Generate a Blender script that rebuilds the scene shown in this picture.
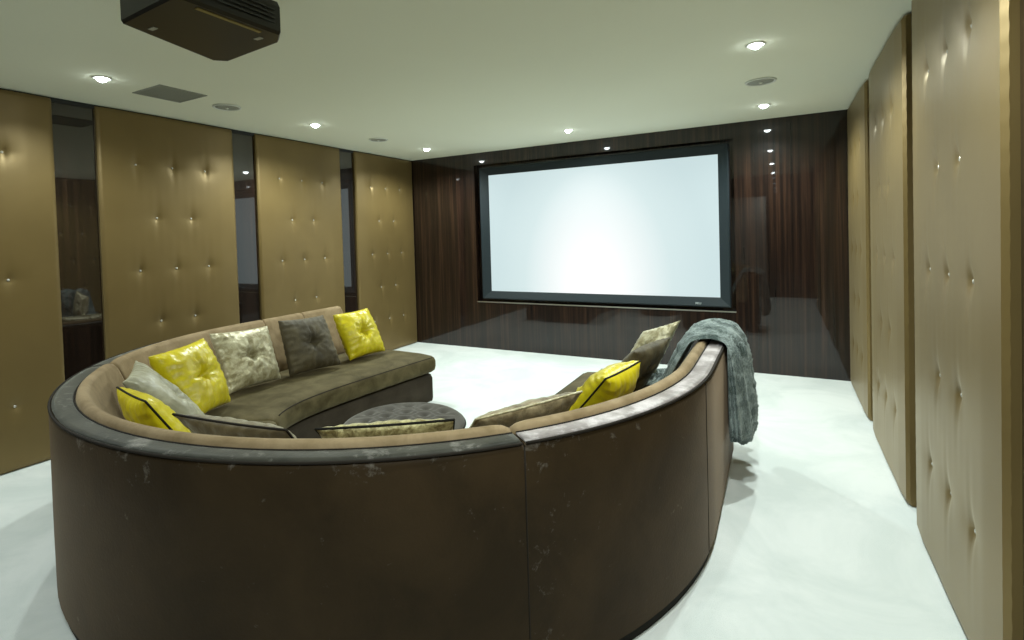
import bpy, bmesh, math, random
from mathutils import Vector, Matrix, noise
random.seed(7)
D = bpy.data
C = bpy.context.scene.collection
for o in list(D.objects): D.objects.remove(o)
sc = bpy.context.scene
PI = math.pi

# ---------------------------------------------------------------- camera
YAW, PITCH, ROLL = -0.51180524524222, -0.024163779590676202, -0.029831416612261352
fw = Vector((math.sin(YAW)*math.cos(PITCH), math.cos(YAW)*math.cos(PITCH), math.sin(PITCH)))
r0 = fw.cross(Vector((0, 0, 1))).normalized(); u0 = r0.cross(fw)
rt = math.cos(ROLL)*r0 + math.sin(ROLL)*u0
up = -math.sin(ROLL)*r0 + math.cos(ROLL)*u0
cam = D.cameras.new('camera'); camo = D.objects.new('camera', cam); C.objects.link(camo)
m = Matrix((rt, up, -fw)).transposed().to_4x4(); m.translation = Vector((0, 0, 1.45149))
camo.matrix_world = m
cam.sensor_width = 36; cam.lens = 528.1875/1024*36
cam.shift_x = (512-484.24)/1024; cam.shift_y = (247.881-320)/1024
cam.clip_start = 0.02
sc.camera = camo

# ---------------------------------------------------------------- world, exposure
w = D.worlds.new('world'); sc.world = w; w.use_nodes = True
w.node_tree.nodes['Background'].inputs[0].default_value = (0.55, 0.62, 0.6, 1)
w.node_tree.nodes['Background'].inputs[1].default_value = 0.02
sc.view_settings.view_transform = 'Standard'; sc.view_settings.look = 'None'
sc.view_settings.gamma = 1; sc.view_settings.use_curve_mapping = False
sc.view_settings.exposure = -0.2
SPOT_W = 66.0
SPOT_COL = (0.90, 1.0, 0.97)
SCREEN_E = 0.85

# ---------------------------------------------------------------- node helpers
class NT:
    def __init__(s, name):
        s.m = D.materials.new(name); s.m.use_nodes = True; s.t = s.m.node_tree
        s.b = s.t.nodes['Principled BSDF']; s.out = s.t.nodes['Material Output']
        s.tc = s.t.nodes.new('ShaderNodeTexCoord')
    def n(s, k, **kw):
        x = s.t.nodes.new(k)
        for a, v in kw.items(): setattr(x, a, v)
        return x
    def l(s, a, b): s.t.links.new(a, b)
    def mapping(s, scale, src='Object', rot=(0, 0, 0)):
        mp = s.n('ShaderNodeMapping'); mp.inputs['Scale'].default_value = scale; mp.inputs['Rotation'].default_value = rot
        s.l(s.tc.outputs[src], mp.inputs['Vector']); return mp.outputs[0]
    def noise(s, vec, scale=5, detail=3, rough=.5, dist=0):
        x = s.n('ShaderNodeTexNoise'); x.inputs['Scale'].default_value = scale; x.inputs['Detail'].default_value = detail
        x.inputs['Roughness'].default_value = rough; x.inputs['Distortion'].default_value = dist
        s.l(vec, x.inputs['Vector']); return x.outputs['Fac']
    def ramp(s, fac, stops):
        x = s.n('ShaderNodeValToRGB'); e = x.color_ramp.elements
        while len(e) < len(stops): e.new(.5)
        for i, (p, c) in enumerate(stops):
            e[i].position = p; e[i].color = (c[0], c[1], c[2], 1)
        s.l(fac, x.inputs[0]); return x.outputs[0]
    def bump(s, h, strength=.3, dist=.01):
        x = s.n('ShaderNodeBump'); x.inputs['Strength'].default_value = strength; x.inputs['Distance'].default_value = dist
        s.l(h, x.inputs['Height']); s.l(x.outputs[0], s.b.inputs['Normal'])
    def mix(s, f, a, b):
        x = s.n('ShaderNodeMix', data_type='RGBA')
        if isinstance(f, float): x.inputs['Factor'].default_value = f
        else: s.l(f, x.inputs['Factor'])
        for i, v in ((6, a), (7, b)):
            if isinstance(v, tuple): x.inputs[i].default_value = (*v, 1)
            else: s.l(v, x.inputs[i])
        return x.outputs[2]
    def set(s, **kw):
        for k, v in kw.items():
            k = {'base': 'Base Color', 'rough': 'Roughness', 'metal': 'Metallic', 'sheen': 'Sheen Weight', 'sheenr': 'Sheen Roughness',
                 'sheent': 'Sheen Tint', 'spec': 'Specular IOR Level', 'coat': 'Coat Weight', 'coatr': 'Coat Roughness', 'aniso': 'Anisotropic'}[k]
            if isinstance(v, (int, float)): s.b.inputs[k].default_value = v
            elif isinstance(v, tuple): s.b.inputs[k].default_value = (*v, 1)
            else: s.l(v, s.b.inputs[k])

def plain(name, col, rough=.6, metal=0, spec=.5, **kw):
    t = NT(name); t.set(base=col, rough=rough, metal=metal, spec=spec, **kw); return t.m
def emit(name, col, st):
    t = NT(name); t.b.inputs['Base Color'].default_value = (*col, 1)
    t.b.inputs['Emission Color'].default_value = (*col, 1); t.b.inputs['Emission Strength'].default_value = st; return t.m

def velvet(name, c1, c2, scale=6, sheen=.6, tint=(.8, .75, .65), rough=.75, fine=120, worn=None, wscale=9, wt=(.62, .72), bump=.25, edge_wear=False):
    t = NT(name); v = t.mapping((1, 1, 1))
    f = t.noise(v, scale, 5, .6, .4)
    col = t.ramp(f, [(.35, c1), (.65, c2)])
    if worn:
        wn = t.noise(v, wscale, 8, .72, .3)
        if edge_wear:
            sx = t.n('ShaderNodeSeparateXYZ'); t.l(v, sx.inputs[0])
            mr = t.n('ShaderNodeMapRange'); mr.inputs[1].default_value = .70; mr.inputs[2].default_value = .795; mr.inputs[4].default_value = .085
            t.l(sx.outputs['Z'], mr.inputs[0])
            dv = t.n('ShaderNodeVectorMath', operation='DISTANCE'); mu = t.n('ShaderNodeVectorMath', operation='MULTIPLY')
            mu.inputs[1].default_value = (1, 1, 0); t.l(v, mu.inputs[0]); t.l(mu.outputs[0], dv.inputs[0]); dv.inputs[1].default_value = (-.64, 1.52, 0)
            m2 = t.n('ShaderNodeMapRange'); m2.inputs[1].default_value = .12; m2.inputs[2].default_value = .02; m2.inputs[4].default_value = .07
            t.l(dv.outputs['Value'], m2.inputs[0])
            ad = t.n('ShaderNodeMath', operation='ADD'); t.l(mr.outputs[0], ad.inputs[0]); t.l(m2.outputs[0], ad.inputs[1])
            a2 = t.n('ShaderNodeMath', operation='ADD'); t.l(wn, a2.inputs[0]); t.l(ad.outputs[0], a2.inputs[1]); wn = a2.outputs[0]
        mk = t.ramp(wn, [(wt[0], (0, 0, 0)), (wt[1], (1, 1, 1))])
        col = t.mix(mk, col, worn)
    t.set(base=col, rough=rough, sheen=sheen, sheenr=.35, sheent=tint, spec=.12)
    t.bump(t.noise(v, fine, 3, .6), bump, .003)
    return t.m

M = {}
# carpet
t = NT('white_carpet'); v = t.mapping((1, 1, 1))
f = t.noise(v, 1.6, 5, .62, .8); c = t.ramp(f, [(.36, (.60, .645, .62)), (.6, (.72, .75, .725))])
t.set(base=c, rough=.95, spec=.1, sheen=.15, sheenr=.5)
t.bump(t.noise(v, 260, 3, .7), .5, .006); M['carpet'] = t.m
# ceiling
t = NT('ceiling_paint'); v = t.mapping((1, 1, 1)); f = t.noise(v, .8, 2)
t.set(base=t.ramp(f, [(.3, (.80, .81, .66)), (.7, (.82, .83, .68))]), rough=.9, spec=.1); M['ceiling'] = t.m
# macassar ebony gloss wood
def wood(name, dark, ior):
    t = NT(name)
    s = (34, 34, .55)
    v = t.mapping(s); t.b.inputs['Coat IOR'].default_value = ior
    f = t.noise(v, 1.3, 6, .62, .35)
    v2 = t.mapping((5, 5, .25)); g = t.noise(v2, 1.2, 3, .5, .3)
    a = t.ramp(f, [(.30, (.007, .004, .003)), (.46, (.018, .009, .006)), (.60, (.038, .018, .010)), (.76, (.085, .042, .025))])
    b = t.ramp(f, [(.30, (.004, .003, .002)), (.5, (.012, .007, .005)), (.7, (.032, .016, .010))])
    t.set(base=t.mix(dark, t.mix(g, a, b), (.003, .003, .0025)), rough=.3, spec=.12, coat=1.0, coatr=.025)
    return t.m
M['wood'] = wood('gloss_ebony_wood', .22, 1.5)
M['wood_strip'] = wood('high_gloss_ebony_veneer', .45, 1.85)
M['gap'] = plain('black_reveal', (.012, .013, .012), .6)
M['edge_metal'] = plain('silver_edge', (.6, .58, .52), .3, 1)
# bronze satin
t = NT('bronze_satin'); v = t.mapping((1, 1, 1)); f = t.noise(v, 1.5, 3, .5, .5)
v2 = t.mapping((500, 500, 60)); g = t.noise(v2, 1, 2)
t.set(base=t.ramp(f, [(.3, (.170, .115, .038)), (.7, (.208, .143, .050))]), rough=.43, metal=.45, spec=.6, sheen=.08, sheenr=.4, sheent=(.95, .85, .6))
t.bump(g, .08, .001); M['bronze'] = t.m
M['crystal'] = plain('crystal_button', (.8, .78, .7), .08, .6, 1.0)
# sofa
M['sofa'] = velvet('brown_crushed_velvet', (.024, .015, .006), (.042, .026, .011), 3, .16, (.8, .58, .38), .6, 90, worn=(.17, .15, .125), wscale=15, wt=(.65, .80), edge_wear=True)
M['band'] = velvet('grey_brown_velvet_band', (.026, .026, .020), (.055, .053, .042), 7, .35, (.95, .97, .9), .5, 90, worn=(.32, .30, .27), wscale=9, wt=(.56, .76))
M['band_sheen'] = velvet('sheen_painted_velvet_band', (.20, .175, .165), (.38, .34, .33), 7, 1.0, (1, .92, .94), .42, 90, worn=(.62, .57, .57), wscale=7, wt=(.46, .62))  # right-wing copy of the band, whitish downlight sheen put into its base colour
M['pad'] = velvet('tan_velvet', (.20, .14, .072), (.30, .22, .125), 9, .2, (.85, .75, .6), .7)
M['seat'] = velvet('olive_brown_velvet', (.050, .038, .013), (.105, .083, .038), 7, .2, (.7, .64, .45), .7)
M['seatbase'] = velvet('dark_brown_velvet', (.028, .021, .013), (.048, .037, .024), 5, .2, (.6, .6, .55), .7)
M['dark_piping'] = plain('dark_piping', (.010, .009, .006), .8, spec=.2)
M['brown_piping'] = plain('brown_piping', (.016, .012, .008), .8, spec=.2)
M['ottoman'] = velvet('grey_velvet', (.060, .054, .045), (.085, .077, .064), 6, .35, (.75, .75, .72), .7)

def satin(name, c1, c2, scale=5, rough=.38, sheen=.3, metal=0., fine=30, bs=.35, tint=(1, 1, .8), dark=None):
    t = NT(name); v = t.mapping((1, 1, 1)); f = t.noise(v, scale, 4, .6, .6)
    t.set(base=t.ramp(f, [(.38, c1), (.62, c2)]), rough=rough, sheen=sheen, sheenr=.4, sheent=tint, metal=metal)
    t.bump(t.noise(v, fine, 4, .6, .5), bs, .006); return t.m
M['yellow'] = satin('yellow_satin', (.52, .42, .003), (.64, .54, .006), 6, .33, .05)
M['champagne'] = satin('champagne_brocade', (.26, .22, .11), (.52, .48, .32), 16, .34, .25, .25, 55, .6)
M['silver_green'] = satin('silver_green_velvet', (.20, .185, .11), (.34, .32, .22), 7, .45, .4)
M['brown_pillow'] = satin('brown_velvet_pillow', (.045, .033, .012), (.085, .066, .030), 8, .65, .15, 0, 60, .3, (.7, .65, .5))
M['gold_brocade'] = satin('gold_brocade', (.20, .16, .06), (.58, .52, .26), 38, .4, .4, .2, 60, .6)
M['pattern_brown'] = satin('gold_brown_brocade', (.13, .095, .045), (.34, .275, .16), 13, .45, .5, .1, 60, .5)
M['khaki_pillow'] = satin('khaki_brown_pillow', (.10, .075, .035), (.17, .13, .065), 9, .5, .5, 0, 50, .5)
# throw fur
t = NT('grey_fur'); v = t.mapping((1, 1, 1)); f = t.noise(v, 9, 5, .7, .8)
fo = t.noise(v, 90, 4, .7, .6)
t.set(base=t.mix(fo, t.ramp(f, [(.43, (.010, .026, .022)), (.60, (.50, .57, .55))]), (.06, .10, .09)), rough=.8, sheen=.5, sheenr=.35, sheent=(.9, 1, .97))
t.bump(fo, .9, .02); M['fur'] = t.m
# screen
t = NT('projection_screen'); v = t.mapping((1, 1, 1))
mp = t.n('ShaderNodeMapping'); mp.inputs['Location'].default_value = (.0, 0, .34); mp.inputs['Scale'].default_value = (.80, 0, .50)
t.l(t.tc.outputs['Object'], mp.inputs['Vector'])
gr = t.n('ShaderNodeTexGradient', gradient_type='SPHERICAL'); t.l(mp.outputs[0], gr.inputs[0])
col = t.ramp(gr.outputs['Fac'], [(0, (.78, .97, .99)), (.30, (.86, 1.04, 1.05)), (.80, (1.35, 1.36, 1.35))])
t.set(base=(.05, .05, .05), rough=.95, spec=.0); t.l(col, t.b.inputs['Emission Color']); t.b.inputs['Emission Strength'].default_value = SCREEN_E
M['screen'] = t.m
M['screen_frame'] = plain('black_velour_frame', (.009, .017, .021), .55, spec=.4)
M['logo'] = plain('grey_logo_print', (.45, .5, .5), .5)
M['plastic'] = plain('black_plastic', (.012, .011, .008), .35)
M['plastic_matte'] = plain('dark_plastic', (.03, .032, .028), .5)
M['brass'] = plain('brass_vent', (.32, .26, .10), .35, .7)
M['label'] = plain('grey_label', (.35, .34, .28), .5)
M['white_trim'] = plain('white_trim', (.72, .74, .68), .5)
M['grille'] = plain('grey_grille', (.30, .31, .26), .7)
M['lamp'] = emit('led_lamp', (.9, 1, 1), 60)
M['door'] = plain('pale_door', (.30, .30, .27), .5)

# ---------------------------------------------------------------- mesh helpers
def obj(name, bm, mat=None, parent=None, smooth=True, kind=None, angle=None):
    me = D.meshes.new(name)
    bmesh.ops.recalc_face_normals(bm, faces=bm.faces[:])
    bm.to_mesh(me); bm.free()
    if mat: me.materials.append(mat)
    for p in me.polygons: p.use_smooth = smooth
    if smooth and angle:
        me.set_sharp_from_angle(angle=math.radians(angle))
    o = D.objects.new(name, me); C.objects.link(o)
    if parent: o.parent = parent
    if kind: o['kind'] = kind
    return o
def tag(o, label, cat, group=None):
    o['label'] = label; o['category'] = cat
    if group: o['group'] = group
    return o
def empty(name, loc, label, cat, group=None, rz=0):
    o = D.objects.new(name, None); C.objects.link(o); o.location = loc; o.rotation_euler[2] = rz
    o.empty_display_size = .1
    return tag(o, label, cat, group)
def box(bm, x0, x1, y0, y1, z0, z1, bev=0, seg=2):
    r = bmesh.ops.create_cube(bm, size=1)
    vs = r['verts']
    for v in vs:
        v.co = Vector(((x0+x1)/2+v.co.x*(x1-x0), (y0+y1)/2+v.co.y*(y1-y0), (z0+z1)/2+v.co.z*(z1-z0)))
    if bev:
        es = list({e for v in vs for e in v.link_edges})
        bmesh.ops.bevel(bm, geom=es, offset=bev, segments=seg, affect='EDGES', profile=.5)
    return bm
def boxobj(name, dims, mat, parent=None, bev=0, kind=None, seg=2):
    return obj(name, box(bmesh.new(), *dims, bev=bev, seg=seg), mat, parent, smooth=bool(bev), kind=kind, angle=40 if bev else None)
def lathe(bm, prof, n=32, cx=0, cy=0):
    rings = []
    for r, z in prof:
        if r < 1e-6: rings.append([bm.verts.new((cx, cy, z))])
        else: rings.append([bm.verts.new((cx+r*math.cos(2*PI*i/n), cy+r*math.sin(2*PI*i/n), z)) for i in range(n)])
    for a, b in zip(rings, rings[1:]):
        for i in range(n):
            j = (i+1) % n
            if len(a) == 1 and len(b) == 1: continue
            if len(a) == 1: bm.faces.new((a[0], b[i], b[j]))
            elif len(b) == 1: bm.faces.new((a[i], b[0], a[j]))
            else: bm.faces.new((a[i], b[i], b[j], a[j]))
    return bm
def tube(bm, pts, r, n=8, closed=False):
    pts = [Vector(p) for p in pts]; N = len(pts); rings = []
    prev = None
    for i, p in enumerate(pts):
        if closed: tg = pts[(i+1) % N]-pts[i-1]
        else: tg = pts[min(i+1, N-1)]-pts[max(i-1, 0)]
        tg.normalize()
        if prev is None:
            a = Vector((0, 0, 1)) if abs(tg.z) < .9 else Vector((1, 0, 0))
            nn = tg.cross(a).normalized()
        else:
            nn = (prev-tg*prev.dot(tg)).normalized()
        prev = nn; bb = tg.cross(nn)
        rings.append([bm.verts.new(p+r*(math.cos(2*PI*k/n)*nn+math.sin(2*PI*k/n)*bb)) for k in range(n)])
    for i in range(N if closed else N-1):
        a, b = rings[i], rings[(i+1) % N]
        for k in range(n):
            bm.faces.new((a[k], a[(k+1) % n], b[(k+1) % n], b[k]))
    if not closed:
        bm.faces.new(rings[0][::-1]); bm.faces.new(rings[-1])
    return bm
def loft(bm, rings, closed_ring=True, cap=True):
    R = [[bm.verts.new(p) for p in r] for r in rings]
    n = len(R[0])
    for a, b in zip(R, R[1:]):
        for k in range(n if closed_ring else n-1):
            bm.faces.new((a[k], a[(k+1) % n], b[(k+1) % n], b[k]))
    if cap and closed_ring:
        bm.faces.new(R[0][::-1]); bm.faces.new(R[-1])
    return bm
def copy_tree(o, parent=None):
    c = o.copy(); C.objects.link(c)
    if parent: c.parent = parent
    for ch in o.children: copy_tree(ch, c)
    return c

# ---------------------------------------------------------------- the room
XL, XR, YB, YF, H = -4.376, 0.541, 5.868, -0.58, 2.5     # XL, XR: the padded faces
WL, WR = XL-0.042, XR+0.04
boxobj('floor', (WL-.1, WR+.1, YF-.1, YB+.25, -.1, 0), M['carpet'], kind='structure')
boxobj('ceiling', (WL-.1, WR+.1, YF-.1, YB+.25, H, H+.1), M['ceiling'], kind='structure')
boxobj('wall_left', (WL-.1, WL, YF, YB, 0, H), M['wood_strip'], kind='structure')
boxobj('wall_right', (WR, WR+.1, YF, YB, 0, H), M['wood'], kind='structure')
# back wall behind the viewer, with the door hole
bm = bmesh.new()
box(bm, WL, -1.13, YF-.1, YF, 0, H); box(bm, -.25, WR, YF-.1, YF, 0, H); box(bm, -1.13, -.25, YF-.1, YF, 2.1, H)
obj('wall_back', bm, M['wood'], smooth=False, kind='structure')
d = boxobj('door_1', (-1.125, -.255, YF-.09, YF-.04, .005, 2.095), M['door'], kind='structure', bev=.003)
bm = bmesh.new(); tube(bm, [(-1.05, YF-.04, 1.02), (-1.05, YF+.01, 1.02), (-.93, YF+.01, 1.02)], .009, 8)
obj('door_handle', bm, M['edge_metal'], d)
# front wall with the screen niche
NX0, NX1, NZ0, NZ1 = -3.415, -0.40, 0.605, 2.345
bm = bmesh.new()
box(bm, WL, NX0, YB, YB+.15, 0, H); box(bm, NX1, WR, YB, YB+.15, 0, H)
box(bm, NX0, NX1, YB, YB+.15, 0, NZ0); box(bm, NX0, NX1, YB, YB+.15, NZ1, H)
box(bm, NX0, NX1, YB+.09, YB+.15, NZ0, NZ1)
bmesh.ops.remove_doubles(bm, verts=bm.verts[:], dist=1e-5)
obj('wall_front', bm, M['wood'], smooth=False, kind='structure')
boxobj('trim_1', (NX0, NX1, YB-.006, YB+.012, NZ0-.012, NZ0), M['edge_metal'], kind='structure')
boxobj('trim_2', (WL+.001, WL+.012, YF, YB, H-.03, H-.001), M['gap'], kind='structure')

# screen
SX0, SX1, SZ0, SZ1 = -3.224, -0.549, 0.738, 2.206
FX0, FX1, FZ0, FZ1 = -3.345, -0.448, 0.640, 2.305
sr = empty('projection_screen', ((SX0+SX1)/2, YB+.04, FZ0), 'large white projection screen with wide black border in the front wall', 'screen')
cx = (SX0+SX1)/2
yo = 0.0
def rel(bmx, name, mat, parent, **k):
    o = obj(name, bmx, mat, None, **k); o.parent = parent
    o.matrix_parent_inverse = Matrix.Translation(-parent.location) if parent.rotation_euler[2] == 0 else parent.matrix_basis.inverted()
    return o
so = rel(box(bmesh.new(), -(SX1-SX0)/2, (SX1-SX0)/2, -.004, .004, -(SZ1-SZ0)/2, (SZ1-SZ0)/2), 'screen_surface', M['screen'], sr, smooth=False)
so.matrix_parent_inverse = Matrix.Identity(4); so.location = (0, .0, (SZ0+SZ1)/2-FZ0)
bm = bmesh.new()
def frame_ring(bm, o, i, y0, y1):
    # o, i = (x0,x1,z0,z1); sloped front from outer (y0) to inner (y1)
    def q(b, y): return [(b[0], y, b[2]), (b[1], y, b[2]), (b[1], y, b[3]), (b[0], y, b[3])]
    rings = [q(o, YB+.085), q(o, y0), q((o[0]+.012, o[1]-.012, o[2]+.012, o[3]-.012), y0-.008), q((i[0]-.01, i[1]+.01, i[2]-.01, i[3]+.01), y1-.004), q(i, y1), q(i, YB+.085)]
    V = [[bm.verts.new(p) for p in r] for r in rings]
    for a, b in zip(V, V[1:]+V[:1]):
        for k in range(4): bm.faces.new((a[k], a[(k+1) % 4], b[(k+1) % 4], b[k]))
frame_ring(bm, (FX0, FX1, FZ0, FZ1), (SX0, SX1, SZ0, SZ1), YB+.012, YB+.032)
rel(bm, 'screen_frame', M['screen_frame'], sr, smooth=False)
# small maker's mark on the frame, blurred in the photo: five little letters
def stroke_letters(bm, x, z, hgt, y):
    g = {'R': [(0, 0, 0, 1), (0, 1, .6, 1), (.6, 1, .6, .5), (.6, .5, 0, .5), (.2, .5, .6, 0)], 'E': [(0, 0, 0, 1), (0, 1, .6, 1), (0, .5, .5, .5), (0, 0, .6, 0)],
         'L': [(0, 0, 0, 1), (0, 0, .6, 0)], 'I': [(0, 0, 0, 1)]}
    for ch in 'RELI':
        for a, b, c, d_ in g[ch]:
            x0, x1 = sorted((x+a*hgt, x+c*hgt)); z0, z1 = sorted((z+b*hgt, z+d_*hgt)); wv = hgt*.1
            if (a, b) == (.2, .5): 
                tube(bm, [(x+a*hgt, y, z+b*hgt), (x+c*hgt, y, z+d_*hgt)], wv, 4)
            else: box(bm, x0-wv, x1+wv, y-.001, y+.001, z0-wv, z1+wv)
        x += hgt*(.95 if ch != 'I' else .35)
bm = bmesh.new(); stroke_letters(bm, -.785, .666, .018, YB+.0065)
rel(bm, 'maker_logo', M['logo'], sr, smooth=False)

# ---------------------------------------------------------------- tufted wall panels
def panel_bm(wd, ht, t, buttons, seed):
    """face in the local x (thickness) / y / z frame: back at x=0, face towards +x"""
    bm = bmesh.new(); ny, nz = 76, 150
    def hgt(y, z):
        ey = min(y, wd-y); ez = min(z, ht-z)
        e = min(1, ey/.008); f = min(1, ez/.02)
        h = t*(1-(1-e)**2*.35)*(1-(1-f)**2*.3)
        h += .007*min(1, ey/.16)-.004
        for (by, bz) in buttons:
            dy, dz = y-by, z-bz
            if abs(dy) > .16 or abs(dz) > .3: continue
            r = math.hypot(dy, dz)
            h -= .013*math.exp(-r/.020)
            h -= .007*math.exp(-(r/.075)**2)
            # vertical tension folds above and below each button
            h -= .0035*math.exp(-(dy/.018)**2)*math.exp(-abs(dz)/.09)
            h += .0018*math.exp(-((abs(dy)-.035)/.02)**2)*math.exp(-abs(dz)/.12)
            h -= .0025*math.exp(-(dz/.014)**2)*math.exp(-abs(dy)/.05)
        h += .0022*noise.noise(Vector((y*3.1, z*.8, seed)))
        # little gathers on the side edges
        h += .0008*math.sin(z*85+noise.noise(Vector((z*4, seed, 0)))*3)*math.exp(-ey/.012)
        return h
    G = [[bm.verts.new((hgt(wd*i/ny, ht*j/nz), wd*i/ny, ht*j/nz)) for j in range(nz+1)] for i in range(ny+1)]
    B = {}
    for i in range(ny):
        for j in range(nz):
            bm.faces.new((G[i][j], G[i+1][j], G[i+1][j+1], G[i][j+1]))
    loop = [G[i][0] for i in range(ny+1)]+[G[ny][j] for j in range(1, nz+1)]+[G[i][nz] for i in range(ny-1, -1, -1)]+[G[0][j] for j in range(nz-1, 0, -1)]
    base = [bm.verts.new((0, v.co.y, v.co.z)) for v in loop]
    n = len(loop)
    for k in range(n): bm.faces.new((loop[k], base[k], base[(k+1) % n], loop[(k+1) % n]))
    bm.faces.new(base)
    return bm
PW_, PH = 1.145, 2.482
btn = []
for k in range(5):
    z = 2.5-.4155*(k+1)-.008
    ys = (.287, .572, .857) if k % 2 == 0 else (.43, .715)
    for y in ys: btn.append((y, z))
def make_panel(t, seed, wd, dy):
    root = empty('tufted_wall_panel', (0, 0, 0), 'x', 'wall panel')
    obj('padding', panel_bm(wd, PH, t, [(y+dy, z) for y, z in btn], seed), M['bronze'], root, smooth=True, angle=42)
    b0 = None
    for (y, z) in btn:
        if b0 is None:
            bm = bmesh.new(); bmesh.ops.create_uvsphere(bm, u_segments=12, v_segments=8, radius=.0085)
            for v in bm.verts: v.co.x *= .6
            b0 = obj('button', bm, M['crystal'], root); b = b0
        else:
            b = b0.copy(); C.objects.link(b); b.parent = root
        b.location = (t-.013, y+dy, z)
    return root
PL = make_panel(.038, 1.3, 1.118, -.022); PR = make_panel(.042, 5.1, PW_, 0)
grp = 'bronze button-tufted panels along the side walls'
ll = {0: 'bronze button-tufted wall panel nearest the viewer on the left wall', 1: 'wide bronze tufted panel on left wall between the first two dark wood strips',
      2: 'bronze tufted panel on left wall directly behind the grey-brown and cream cushions', 3: 'narrow-looking bronze tufted panel on left wall touching the screen wall corner'}
lr = {0: 'bronze tufted panel on right wall beside the viewer, behind the nearest visible one', 1: 'nearest and largest visible bronze tufted panel on the right wall',
      2: 'middle bronze tufted panel on the right wall', 3: 'farthest bronze tufted panel on right wall beside the screen wall'}
YP = [(.62), (2.005), (3.365), (4.718)]
for i, y in enumerate(YP):
    o = PL if i == 0 else copy_tree(PL)
    o.location = (WL, y+.022, .006); o['label'] = ll[i]; o['group'] = grp
for i, y in enumerate(YP):
    o = PR if i == 0 else copy_tree(PR)
    o.location = (WR, y+PW_, .006); o.rotation_euler = (0, 0, PI); o['label'] = lr[i]; o['group'] = grp

# ---------------------------------------------------------------- ceiling fittings
def make_downlight():
    root = empty('recessed_downlight', (0, 0, 0), 'x', 'downlight')
    bm = bmesh.new(); lathe(bm, [(.034, -.001), (.034, -.004), (.048, -.006), (.052, -.003), (.052, -.0005), (.034, -.001)], 32)
    obj('trim_ring', bm, M['white_trim'], root)
    bm = bmesh.new(); lathe(bm, [(0, -.026), (.012, -.0245), (.022, -.019), (.029, -.011), (.033, -.002), (.033, -.0005), (0, -.0005)], 32)
    obj('lamp_lens', bm, M['lamp'], root)
    return root
DL = make_downlight()
LX = (-3.67, -.11); first = True
dlab = {}
pos = [(-3.67, 1.74, 'lit ceiling downlight beside the square grille, nearest visible of the left row'),
       (-3.67, 3.47, 'lit ceiling downlight in the left row between the two round speakers'),
       (-3.67, 5.20, 'lit ceiling downlight in the corner above the farthest left wall panel'),
       (-1.88, 5.18, 'lit ceiling downlight centred above the projection screen'),
       (-.11, 3.45, 'large-looking lit downlight in the right row, nearer the viewer than the round speaker'),
       (-.11, 5.20, 'lit ceiling downlight at the right end of the screen wall'),
       (-3.67, .02, 'lit downlight at rear of left row, seen only as a reflection'),
       (-.11, 1.73, 'lit downlight of the right row over the sofa back, seen only as a reflection'),
       (-.11, .02, 'lit downlight at the rear of the right row above the viewer')]
for i, (x, y, lb) in enumerate(pos):
    o = DL if i == 0 else copy_tree(DL)
    o.location = (x, y, H); o['label'] = lb; o['group'] = 'recessed ceiling downlights'
    ld = D.lights.new('downlight_beam', 'SPOT'); ld.energy = SPOT_W; ld.color = SPOT_COL
    ld.spot_size = math.radians(156); ld.spot_blend = .7; ld.shadow_soft_size = .03
    lo = D.objects.new('downlight_beam', ld); C.objects.link(lo); lo.parent = o; lo.location = (0, 0, -.04)

def make_speaker():
    root = empty('ceiling_speaker', (0, 0, 0), 'x', 'speaker')
    bm = bmesh.new(); lathe(bm, [(.086, -.002), (.088, -.009), (.094, -.011), (.100, -.008), (.102, -.001), (.086, -.002)], 40)
    obj('rim', bm, M['white_trim'], root)
    bm = bmesh.new(); lathe(bm, [(0, -.012), (.03, -.0115), (.06, -.009), (.084, -.006), (.084, -.001), (0, -.001)], 40)
    obj('grille', bm, M['grille'], root)
    bm = bmesh.new(); lathe(bm, [(0, -.019), (.008, -.018), (.012, -.013), (.012, -.010), (0, -.010)], 16)
    obj('tweeter_cap', bm, M['white_trim'], root)
    return root
SP = make_speaker()
for i, (x, y, lb) in enumerate([(-3.71, 2.62, 'round ceiling speaker next to the square grey grille'),
                                (-3.71, 4.38, 'round ceiling speaker in the far left, between two downlights'),
                                (-.11, 4.33, 'round ceiling speaker on the right between two downlights')]):
    o = SP if i == 0 else copy_tree(SP)
    o.location = (x, y, H); o['label'] = lb; o['group'] = 'round ceiling speakers'
v0 = empty('ceiling_vent', (-3.69, 2.175, H), 'square grey grille set in the ceiling beside a downlight', 'vent')
bm = bmesh.new(); 
for a in ((-.165, .165, -.165, -.153), (-.165, .165, .153, .165), (-.165, -.153, -.153, .153), (.153, .165, -.153, .153)): box(bm, *a, -.006, -.0005)
obj('frame', bm, M['grille'], v0, smooth=False)
bm = bmesh.new(); box(bm, -.153, .153, -.153, .153, -.003, -.0005)
for k in range(24): box(bm, -.153, .153, -.150+k*.0127, -.146+k*.0127, -.0045, -.003)
obj('grille', bm, M['grille'], v0, smooth=False)

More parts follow.
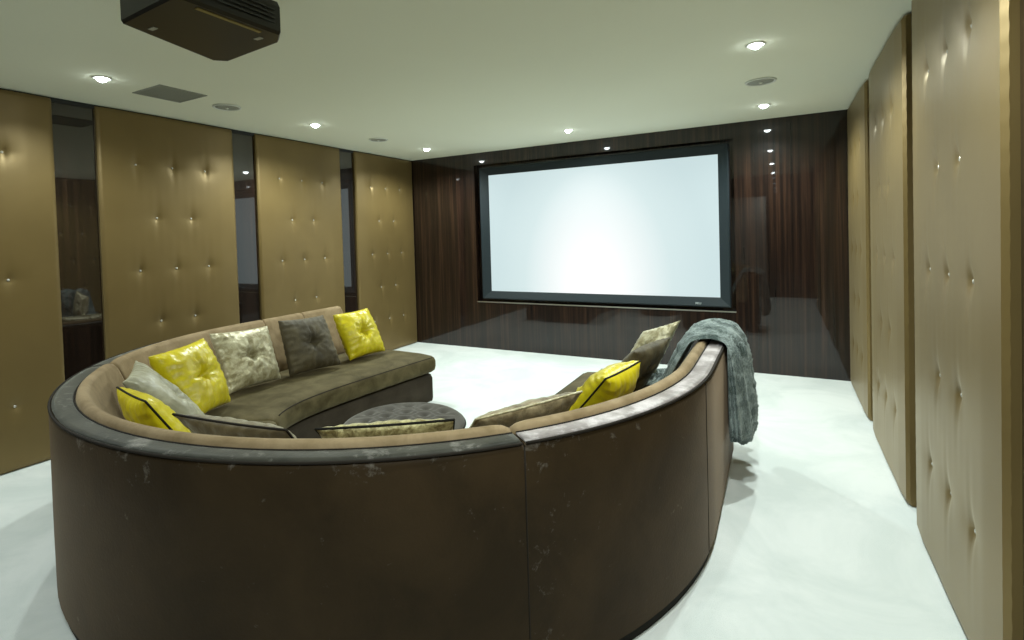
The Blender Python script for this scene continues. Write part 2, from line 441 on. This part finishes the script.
# ---------------------------------------------------------------- projector
pr = empty('ceiling_projector', (-1.872, 1.247, 2.24), 'black box-shaped projector hanging from the ceiling', 'projector')
bm = bmesh.new()
hw, y0, y1 = .215, -.235, .24
pl = [(-.158, -.215), (.202, -.235), (.213, .165), (.145, .213), (-.218, .243), (-.258, .203)]
rings = []
for s, z in ((.975, 0), (1, .012), (1, .105), (.97, .125)):
    rings.append([(x*s, y*s, z) for x, y in pl])
loft(bm, rings); obj('casing', bm, M['plastic'], pr, smooth=False)
bm = bmesh.new()
for k in range(4): box(bm, hw-.001, hw+.002, -.17, .14, .036+k*.016, .042+k*.016)
obj('side_vent', bm, M['plastic_matte'], pr, smooth=False)
bm = bmesh.new(); box(bm, hw-.045, hw-.028, -.15, .10, -.003, .002); obj('rail', bm, M['brass'], pr, smooth=False)
for lx, ly in ((.10, .13), (-.13, -.14)):
    bm = bmesh.new(); box(bm, lx, lx+.035, ly, ly+.018, -.002, .002); obj('label_plate', bm, M['label'], pr, smooth=False)
bm = bmesh.new(); lathe(bm, [(0, .125), (.05, .125), (.05, .13), (.02, .135), (.02, .242), (.07, .246), (.07, .2545), (0, .2545)], 24)
obj('ceiling_mount', bm, M['plastic_matte'], pr)
bm = bmesh.new()
lathe(bm, [(0, 0), (.045, 0), (.05, .006), (.045, .03), (.038, .03), (.036, .012), (0, .016)], 28)
for v in bm.verts: v.co = Vector((v.co.x-.03, .212+v.co.z*.6, v.co.y+.065))
obj('lens', bm, M['plastic_matte'], pr)

# ---------------------------------------------------------------- the sofa
SCX, SCY, SR = -2.02, 2.62, 1.74
YEND = 3.66
LS = YEND-SCY
def spath(s):
    """s in [0,3]: 0..1 right wing from its end, 1..2 the half circle, 2..3 left wing; returns centre-of-plan point and outward normal"""
    if s <= 1: return Vector((SCX+SR, YEND-LS*s, 0)), Vector((1, 0, 0))
    if s <= 2:
        a = -(s-1)*PI; n = Vector((math.cos(a), math.sin(a), 0)); return Vector((SCX, SCY, 0))+n*SR, n
    return Vector((SCX-SR, SCY+LS*(s-2), 0)), Vector((-1, 0, 0))
def srange(a, b):
    out = []; s = a
    out.append(a)
    for k in range(1, 400):
        s = k/60*1.0
        if a+1e-4 < s < b-1e-4: out.append(s)
    out.append(b); return sorted(set(out))
def sweep(prof, a, b, endround=0., zpiv=None):
    """prof: list of (inset from the outer line, z)"""
    ss = srange(a, b); rings = []
    ci = sum(p[0] for p in prof)/len(prof); cz = sum(p[1] for p in prof)/len(prof)
    if endround:
        L = 1.7
        ex = []
        for f in (0., .25, .5, .75, 1.): ex.append(a+endround*f); ex.append(b-endround*f)
        ss = sorted(set([s for s in ss if a+endround < s < b-endround]+ex))
    for s in ss:
        P, n = spath(s); k = 1.
        if endround:
            d_ = min(s-a, b-s)/endround
            if d_ < 1: k = .90+.1*math.sqrt(max(0, 1-(1-d_)**2))
        rings.append([P-n*(ci+(i-ci)*k)+Vector((0, 0, cz+(z-cz)*k)) for i, z in prof])
    return loft(bmesh.new(), rings)
sofa = empty('curved_sofa', (SCX, SCY, 0), 'large horseshoe-shaped brown velvet sofa with tan padded inner back', 'sofa')
inv = Matrix.Translation(-sofa.location)
def sp(name, bm, mat, parent=None, **k):
    o = obj(name, bm, mat, None, **k); o.parent = parent or sofa; 
    if parent is None: o.matrix_parent_inverse = inv
    return o
A1, A2 = 1+41/180, 1+136/180
segs = [(0, A1-.0005), (A1+.0005, A2-.0005), (A2+.0005, 3)]
shellp = [(.0, .045), (-.001, .3), (0, .6), (0, .775), (.004, .789), (.014, .794), (.12, .79), (.13, .6), (.13, .045)]
for i, (a, b) in enumerate(segs):
    sp('outer_back', sweep(shellp, a, b), M['sofa'], smooth=True, angle=60)
    sp('top_band', sweep([(.012, .7945), (.010, .800), (.03, .804), (.075, .804), (.088, .799), (.088, .7945)], a+.001, b-.001), M['band_sheen'] if i == 0 else M['band'], smooth=True)
    for ins, z, r_, mt, nm in ((.002, .797, .0048, 'brown_piping', 'piping'), (.085, .802, .0034, 'brown_piping', 'piping')):
        pts = [spath(s)[0]-spath(s)[1]*ins+Vector((0, 0, z)) for s in srange(a+.0008, b-.0008)]
        sp(nm, tube(bmesh.new(), pts, r_), M[mt], smooth=True)
# vertical seams of the outer cover
for s in (A1, A2, 1.035, 1.965):
    P, n = spath(s)
    sp('seam', tube(bmesh.new(), [P-n*.0005+Vector((0, 0, z)) for z in (.05, .2, .4, .6, .785)], .0026), M['brown_piping'])
# plinth
sp('plinth', sweep([(.012, 0.002), (.012, .05), (.12, .05), (.12, .002)], 0, 3), M['dark_piping'], smooth=False)
# inner back pads
padp = [(.092, .70), (.089, .79), (.094, .814), (.108, .825), (.128, .822), (.146, .802), (.172, .74), (.222, .63), (.272, .52), (.30, .44), (.29, .415), (.14, .415), (.128, .5)]
for a, b in ((0, .47), (.471, A1-.0008), (A1+.0008, A2-.0008), (A2+.0008, 2.18), (2.181, 2.56), (2.561, 3)):
    sp('back_cushion', sweep(padp, a, b, endround=.016), M['pad'], smooth=True)
# seat: outer line at inset .31, inner line by its own path
def inner(s):
    if s <= 1: return Vector((-1.29, 3.74-(3.74-2.6)*s, 0))
    if s <= 2:
        a = -(s-1)*PI; q = .715/(abs(math.cos(a))**2.7+abs(math.sin(a))**2.7)**(1/2.7); return Vector((-2.0+q*math.cos(a), 2.6+q*math.sin(a), 0))
    t_ = s-2; return Vector((-2.715+.105*t_**1.3, 2.6+1.14*t_, 0))
def outer(s, ins=.31):
    P, n = spath(s); P = P-n*ins
    if s < 1: P.y = 2.6+(P.y-2.6)*(3.74-2.6)/LS
    if s > 2: P.y = 2.6+(P.y-2.6)*(3.74-2.6)/LS
    return P
def seat_sweep(prof, a, b, er=.03, ins=.31, shift=0):
    ss = srange(a, b)
    ss = sorted(set([s for s in ss if a+er < s < b-er]+[a+er*f for f in (0, .2, .5, 1)]+[b-er*f for f in (0, .2, .5, 1)])) if er else ss
    rings = []
    cz = sum(p[1] for p in prof)/len(prof)
    for s in ss:
        I, O = inner(s), outer(s, ins); d_ = (O-I)
        L = d_.length; d_.normalize()
        k = 1.
        if er:
            q = min(s-a, b-s)/er
            if q < 1: k = .72+.28*math.sqrt(max(0, 1-(1-q)**2))
        rg = []
        for f, z in prof:
            # f<1: metres from inner line; f>=10: at the outer line minus (f-10)
            dist = f if f < 5 else L-(f-10)
            if k < 1: dist = L/2+(dist-L/2)*(1-(1-k)*.06)
            rg.append(I+d_*dist+Vector((0, 0, cz+(z-cz)*k)))
        rings.append(rg)
    return loft(bmesh.new(), rings)
cush = [(.03, .285), (.008, .30), (0, .33), (0, .385), (.012, .412), (.04, .426), (.15, .436), (.4, .438), (10.06, .432), (10.0, .425), (10.0, .29), (10.06, .285), (.3, .283)]
for a, b in ((0, A1-.001), (A1+.001, A2-.001), (A2+.001, 3)):
    c = sp('seat_cushion', seat_sweep(cush, a, b), M['seat'], smooth=True)
    pts = [inner(s)+(outer(s)-inner(s)).normalized()*.014+Vector((0, 0, .4125)) for s in srange(a+.03, b-.03)]
    o = obj('piping', tube(bmesh.new(), pts, .0035), M['brown_piping'], c)
for a, b in ((0, A1), (A1, A2), (A2, 3)):
    sp('seat_base', seat_sweep([(.045, .03), (.04, .05), (.04, .235), (.055, .262), (.08, .27), (10.0, .27), (10.0, .03)], a+.001, b-.001, er=.012), M['seatbase'], smooth=True, angle=50)

# ---------------------------------------------------------------- ottoman
OX, OY, OR = -1.845, 2.31, .34
ot = empty('tufted_ottoman', (OX, OY, 0), 'round grey velvet ottoman with button-tufted top inside the sofa curve', 'ottoman')
bt = []
for j in range(-3, 4):
    for i in range(-3, 4):
        x = i*.125+(.0625 if j % 2 else 0); y = j*.105
        if math.hypot(x, y) < .27: bt.append((x, y))
bm = bmesh.new(); nr, na = 44, 110; prev = None
def otz(x, y):
    r = math.hypot(x, y)
    z = .436+.016*(1-(r/.34)**2)
    if r > .30: z -= .018*((r-.30)/.04)**2
    dm = 9
    ds = sorted(math.hypot(x-a, y-b) for a, b in bt)[:3]
    z -= .036*math.exp(-(ds[0]/.024)**1.1)
    if r < .29: z -= .008*math.exp(-((ds[1]-ds[0])/.022)**2)*math.exp(-((ds[0]-.06)/.05)**2)
    return z
rings = []
for k in range(nr+1):
    r = .34*k/nr
    if k == 0: rings.append([bm.verts.new((0, 0, otz(0, 0)))])
    else: rings.append([bm.verts.new((r*math.cos(2*PI*i/na), r*math.sin(2*PI*i/na), otz(r*math.cos(2*PI*i/na), r*math.sin(2*PI*i/na)))) for i in range(na)])
for r, z in ((.342, .40), (.342, .385)): rings.append([bm.verts.new((r*math.cos(2*PI*i/na), r*math.sin(2*PI*i/na), z)) for i in range(na)])
rings.append([bm.verts.new((0, 0, .385))])
for a, b in zip(rings, rings[1:]):
    for i in range(na):
        j = (i+1) % na
        if len(a) == 1: bm.faces.new((a[0], b[i], b[j]))
        elif len(b) == 1: bm.faces.new((a[i], b[0], a[j]))
        else: bm.faces.new((a[i], b[i], b[j], a[j]))
top = obj('cushion_top', bm, M['ottoman'], ot)
b0 = None
for x, y in bt:
    if b0 is None:
        bm = bmesh.new(); bmesh.ops.create_uvsphere(bm, u_segments=10, v_segments=6, radius=.011)
        for v in bm.verts: v.co.z *= .5
        b0 = obj('button', bm, M['ottoman'], ot); b = b0
    else: b = b0.copy(); C.objects.link(b)
    b.location = (x, y, otz(x, y)+.002)
bm = bmesh.new(); tube(bm, [(.343*math.cos(2*PI*i/90), .343*math.sin(2*PI*i/90), .404) for i in range(90)], .005, 8, closed=True)
obj('piping', bm, M['dark_piping'], ot)
bm = bmesh.new(); lathe(bm, [(0, .03), (.31, .03), (.325, .04), (.338, .15), (.341, .384), (.30, .384), (0, .384)], 80)
for v in bm.verts:
    if .05 < v.co.z < .35: pass
obj('body', bm, M['ottoman'], ot, angle=50)
f0 = None
for k in range(4):
    bm = bmesh.new(); lathe(bm, [(0, 0), (.018, 0), (.024, .03), (0, .03)], 16); f = obj('foot', bm, M['dark_piping'], ot)
    f.location = (.22*math.cos(PI/4+k*PI/2), .22*math.sin(PI/4+k*PI/2), 0)

# ---------------------------------------------------------------- cushions
def cushion(corners, T, mat, label, group='scatter cushions on the sofa', tuft=.8, piping=None, button=None, seed=0, pull=.055, wr=1., sag=0):
    TL, TR, BR, BL = [Vector(c) for c in corners]
    cen = (TL+TR+BR+BL)/4
    nrm = ((TL-BL)+(TR-BR)).cross((TR-TL)+(BR-BL)).normalized()*-1   # towards the seat side
    S = ((TR-TL).length+(BR-BL).length)/2
    root = empty('cushion', (cen.x, cen.y, min(c.z for c in (TL, TR, BR, BL))), label, 'cushion', group)
    N = 46
    def P(u, v, side):
        uu = u*(1-pull*(1-v*v)); vv = v*(1-pull*(1-u*u))
        a = (uu+1)/2; b = (vv+1)/2
        p = BL*(1-a)*(1-b)+BR*a*(1-b)+TL*(1-a)*b+TR*a*b
        e = max(0, (1-u*u))*max(0, (1-v*v))
        th = T*e**.42
        r = math.hypot(u, v)
        if tuft:
            th -= T*tuft*math.exp(-(r/.2)**1.3)
            ang = math.atan2(v, u)
            th -= T*.34*tuft*math.exp(-(math.sin(2*ang)/.3)**2)*math.exp(-((r-.25)/.3)**2)
            th += T*.08*math.sin(ang*13+seed)*math.exp(-((r-.33)/.2)**2)
        # gathers from the edges
        g = noise.noise(Vector((u*2.5+seed, v*2.5, seed*1.7)))*.10+noise.noise(Vector((u*7+seed, v*7, side*3)))*.05
        eg = math.exp(-(1-abs(u))/.16)*math.sin(v*26+3*noise.noise(Vector((v*3, seed, 1))))+math.exp(-(1-abs(v))/.16)*math.sin(u*26+3*noise.noise(Vector((u*3, seed, 2))))
        th += T*e**.42*(g*1.4*wr)+T*.12*wr*eg*e**.3
        th = max(th, .0015)
        return p+nrm*th*side
    bm = bmesh.new()
    F = {}
    for i in range(N+1):
        for j in range(N+1):
            # denser towards the rim
            u = math.sin((i/N-.5)*PI*.98)/math.sin(.49*PI); v = math.sin((j/N-.5)*PI*.98)/math.sin(.49*PI)
            edge = i in (0, N) or j in (0, N)
            for sd in (1, -1):
                if edge and sd == -1: F[i, j, -1] = F[i, j, 1]; continue
                q = P(u, v, sd) if not edge else P(u, v, 0)
                F[i, j, sd] = bm.verts.new(q)
    for i in range(N):
        for j in range(N):
            for sd in (1, -1):
                q = [F[i, j, sd], F[i+1, j, sd], F[i+1, j+1, sd], F[i, j+1, sd]]
                bm.faces.new(q if sd == 1 else q[::-1])
    inv_ = Matrix.Translation(-root.location)
    o = obj('cover', bm, mat, None); o.parent = root; o.matrix_parent_inverse = inv_
    if piping:
        pts = []
        K = 26
        for k in range(K): pts.append(P(-1+2*k/K, 1, 0))
        for k in range(K): pts.append(P(1, 1-2*k/K, 0))
        for k in range(K): pts.append(P(1-2*k/K, -1, 0))
        for k in range(K): pts.append(P(-1, -1+2*k/K, 0))
        o = obj('piping', tube(bmesh.new(), pts, .0048, 6, closed=True), piping, None); o.parent = root; o.matrix_parent_inverse = inv_
    if button:
        for sd in (1,):
            c = P(0, 0, sd); bm = bmesh.new(); bmesh.ops.create_uvsphere(bm, u_segments=14, v_segments=8, radius=.014)
            rot = nrm.to_track_quat('Z', 'Y').to_matrix()
            for v in bm.verts: v.co = c+rot @ Vector((v.co.x, v.co.y, v.co.z*.5))
            o = obj('button', bm, button, None); o.parent = root; o.matrix_parent_inverse = inv_
    return root
def lift(cs, dx=0, dz=0): return [(x+dx, y, z+dz) for x, y, z in cs]
Y, CH = M['yellow'], M['champagne']
cushion([(-3.032, 1.601, .839), (-3.173, 2.008, .858), (-3.016, 2.067, .455), (-2.799, 1.695, .485)], .10, Y, 'large bright yellow tufted cushion leaning in the left curve of the sofa', button=Y, seed=1)
cushion([(-3.35, 2.163, .844), (-3.312, 2.591, .83), (-3.16, 2.572, .46), (-3.147, 2.151, .465)], .09, CH, 'shiny cream and gold brocade cushion between the large yellow and the brown ones', button=CH, seed=2, tuft=.6)
cushion([(-3.273, 2.659, .858), (-3.261, 3.09, .84), (-3.054, 3.062, .46), (-3.142, 2.637, .46)], .09, M['brown_pillow'], 'dark brown velvet tufted cushion on the left side of the sofa', button=M['brown_pillow'], seed=3, tuft=.6)
cushion([(-3.243, 3.182, .827), (-3.244, 3.596, .829), (-3.049, 3.591, .46), (-3.063, 3.172, .465)], .095, Y, 'yellow tufted cushion at the far left end of the sofa near the corner', button=Y, seed=4)
cushion([(-2.75, 1.33, .80), (-3.02, 1.53, .835), (-2.70, 1.72, .46), (-2.44, 1.56, .46)], .07, M['silver_green'], 'pale silvery green cushion tucked behind the small yellow one', seed=5, tuft=.5, button=M['silver_green'])
cushion([(-2.62, 1.245, .815), (-2.27, 1.18, .815), (-2.16, 1.38, .46), (-2.46, 1.39, .46)], .075, Y, 'yellow cushion with a dark seam at the far left inside the sofa back', piping=M['dark_piping'], seed=6, tuft=.4)
cushion([(-2.06, 1.17, .795), (-1.53, 1.26, .785), (-1.62, 1.56, .455), (-2.04, 1.50, .455)], .06, M['khaki_pillow'], 'plain dull brown cushion, only its top edge showing over the sofa back', piping=M['brown_piping'], seed=7, tuft=0)
cushion([(-1.44, 1.31, .785), (-1.02, 1.56, .80), (-1.20, 1.82, .455), (-1.55, 1.62, .455)], .06, M['gold_brocade'], 'gold patterned cushion with dark piping in front of the round ottoman', piping=M['dark_piping'], seed=8, tuft=0, pull=.03)
cushion([(-.98, 1.64, .78), (-.73, 2.09, .79), (-1.03, 2.27, .455), (-1.27, 1.88, .455)], .06, M['pattern_brown'], 'long brown and gold patterned cushion along the right curve of the sofa', piping=M['champagne'], seed=9, tuft=0, pull=.03)
cushion([(-.70, 2.33, .785), (-.63, 2.70, .79), (-.86, 2.80, .47), (-.97, 2.44, .47)], .10, Y, 'glossy yellow cushion with dark seam on the right side of the sofa', piping=M['dark_piping'], seed=10, tuft=.3)
cushion([(-.72, 2.96, .775), (-.575, 3.22, .82), (-.78, 3.24, .46), (-.95, 2.98, .46)], .07, M['brown_pillow'], 'brown crumpled velvet cushion between the right yellow cushion and the throw', seed=11, tuft=.5)
cushion([(-.80, 3.53, .785), (-.56, 3.50, .875), (-.70, 3.38, .555), (-.94, 3.41, .52)], .06, CH, 'cream and gold cushion standing beside the grey throw on the right', seed=12, tuft=.4)

# ---------------------------------------------------------------- throw
th = empty('fur_throw', (-.3, 3.48, 0.2), 'grey faux fur throw draped over the right end of the sofa back', 'throw')
path = [(-1.10, .468), (-1.00, .478), (-.88, .482), (-.76, .490), (-.62, .535), (-.55, .66), (-.485, .785), (-.45, .838), (-.38, .856), (-.31, .852), (-.262, .83), (-.232, .77), (-.216, .68), (-.202, .55), (-.192, .43), (-.184, .35), (-.184, .31), (-.195, .285), (-.22, .275)]
# smooth resample
def catmull(pts, n):
    out = []
    for i in range(len(pts)-1):
        p0 = pts[max(i-1, 0)]; p1 = pts[i]; p2 = pts[i+1]; p3 = pts[min(i+2, len(pts)-1)]
        for k in range(n):
            t_ = k/n
            out.append(tuple(.5*((2*p1[d])+(-p0[d]+p2[d])*t_+(2*p0[d]-5*p1[d]+4*p2[d]-p3[d])*t_**2+(-p0[d]+3*p1[d]-3*p2[d]+p3[d])*t_**3) for d in range(len(p1))))
    out.append(pts[-1]); return out
sp_ = catmull(path, 8)
bm = bmesh.new(); NW = 60; rows = []
n_ = len(sp_)
for i, (x, z) in enumerate(sp_):
    a = sp_[max(i-1, 0)]; b = sp_[min(i+1, n_-1)]
    tx, tz = b[0]-a[0], b[1]-a[1]; l = math.hypot(tx, tz); nx, nz = -tz/l, tx/l     # outward/up side
    f = i/(n_-1)
    wy0 = 3.14+.02*math.sin(f*7)-.14*math.exp(-((f-.30)/.10)**2); wy1 = 3.74-.05*math.sin(f*5)
    if f < .19: wy0 = 3.38+.04*math.sin(f*20); wy1 = 3.68
    row = []
    for j in range(NW+1):
        q = j/NW; y = wy0+(wy1-wy0)*q
        fold = .034*math.sin(q*PI*7+1.5*math.sin(f*5))+.010*noise.noise(Vector((q*5, f*8, 3)))
        amp = min(1, .35+f)*(1-.55*math.exp(-((z-.86)/.07)**2))
        edge = math.sin(PI*q)**.35 if 0 < q < 1 else 0
        fz = .011*noise.noise(Vector((q*26, f*60, 1)))+.006*noise.noise(Vector((q*60, f*130, 5)))
        h_ = (fold*amp+.020+fz)*edge - .012*(1-edge)
        row.append((x, y, z, nx, nz, h_))
    rows.append(row)
Ftop = [[bm.verts.new((x+nx*h_, y, z+nz*h_)) for (x, y, z, nx, nz, h_) in r] for r in rows]
Fbot = [[bm.verts.new((x-nx*.016, y, z-nz*.016) if (z > .80 or x < -.4) else (-.258+.006*math.sin(y*30), y, min(z, .80)+.0)) for (x, y, z, nx, nz, h_) in r] for r in rows]
for i in range(n_-1):
    for j in range(NW):
        bm.faces.new((Ftop[i][j], Ftop[i+1][j], Ftop[i+1][j+1], Ftop[i][j+1]))
        bm.faces.new((Fbot[i][j], Fbot[i][j+1], Fbot[i+1][j+1], Fbot[i+1][j]))
for i in range(n_-1):
    for j in (NW,): bm.faces.new((Ftop[i][j], Ftop[i+1][j], Fbot[i+1][j], Fbot[i][j]))
# the folded near edge: layers of fur seen end-on
KS = 24; side = []
for i in range(n_):
    a, b = Fbot[i][0].co, Ftop[i][0].co; th_ = (b-a).length; col_ = [Fbot[i][0]]
    for k in range(1, KS):
        q = k/KS; c = a.lerp(b, q)
        am = min(.045, th_*.45)
        c.y -= am*(abs(math.sin(q*PI*3+.35*math.sin(i*.09)))**.7)*(.6+.4*q)+.010*noise.noise(Vector((q*7, i*.25, 9)))*min(1, th_/.05)
        col_.append(bm.verts.new(c))
    col_.append(Ftop[i][0]); side.append(col_)
for i in range(n_-1):
    for k in range(KS): bm.faces.new((side[i][k], side[i][k+1], side[i+1][k+1], side[i+1][k]))
for j in range(NW):
    for i in (0, n_-1): bm.faces.new((Ftop[i][j], Ftop[i][j+1], Fbot[i][j+1], Fbot[i][j]))
for i in (0, n_-1):
    for k in range(1, KS): bm.faces.new((side[i][0], side[i][k], side[i][k+1]))
o = obj('fur_blanket', bm, M['fur'], None); o.parent = th; o.matrix_parent_inverse = Matrix.Translation(-th.location)
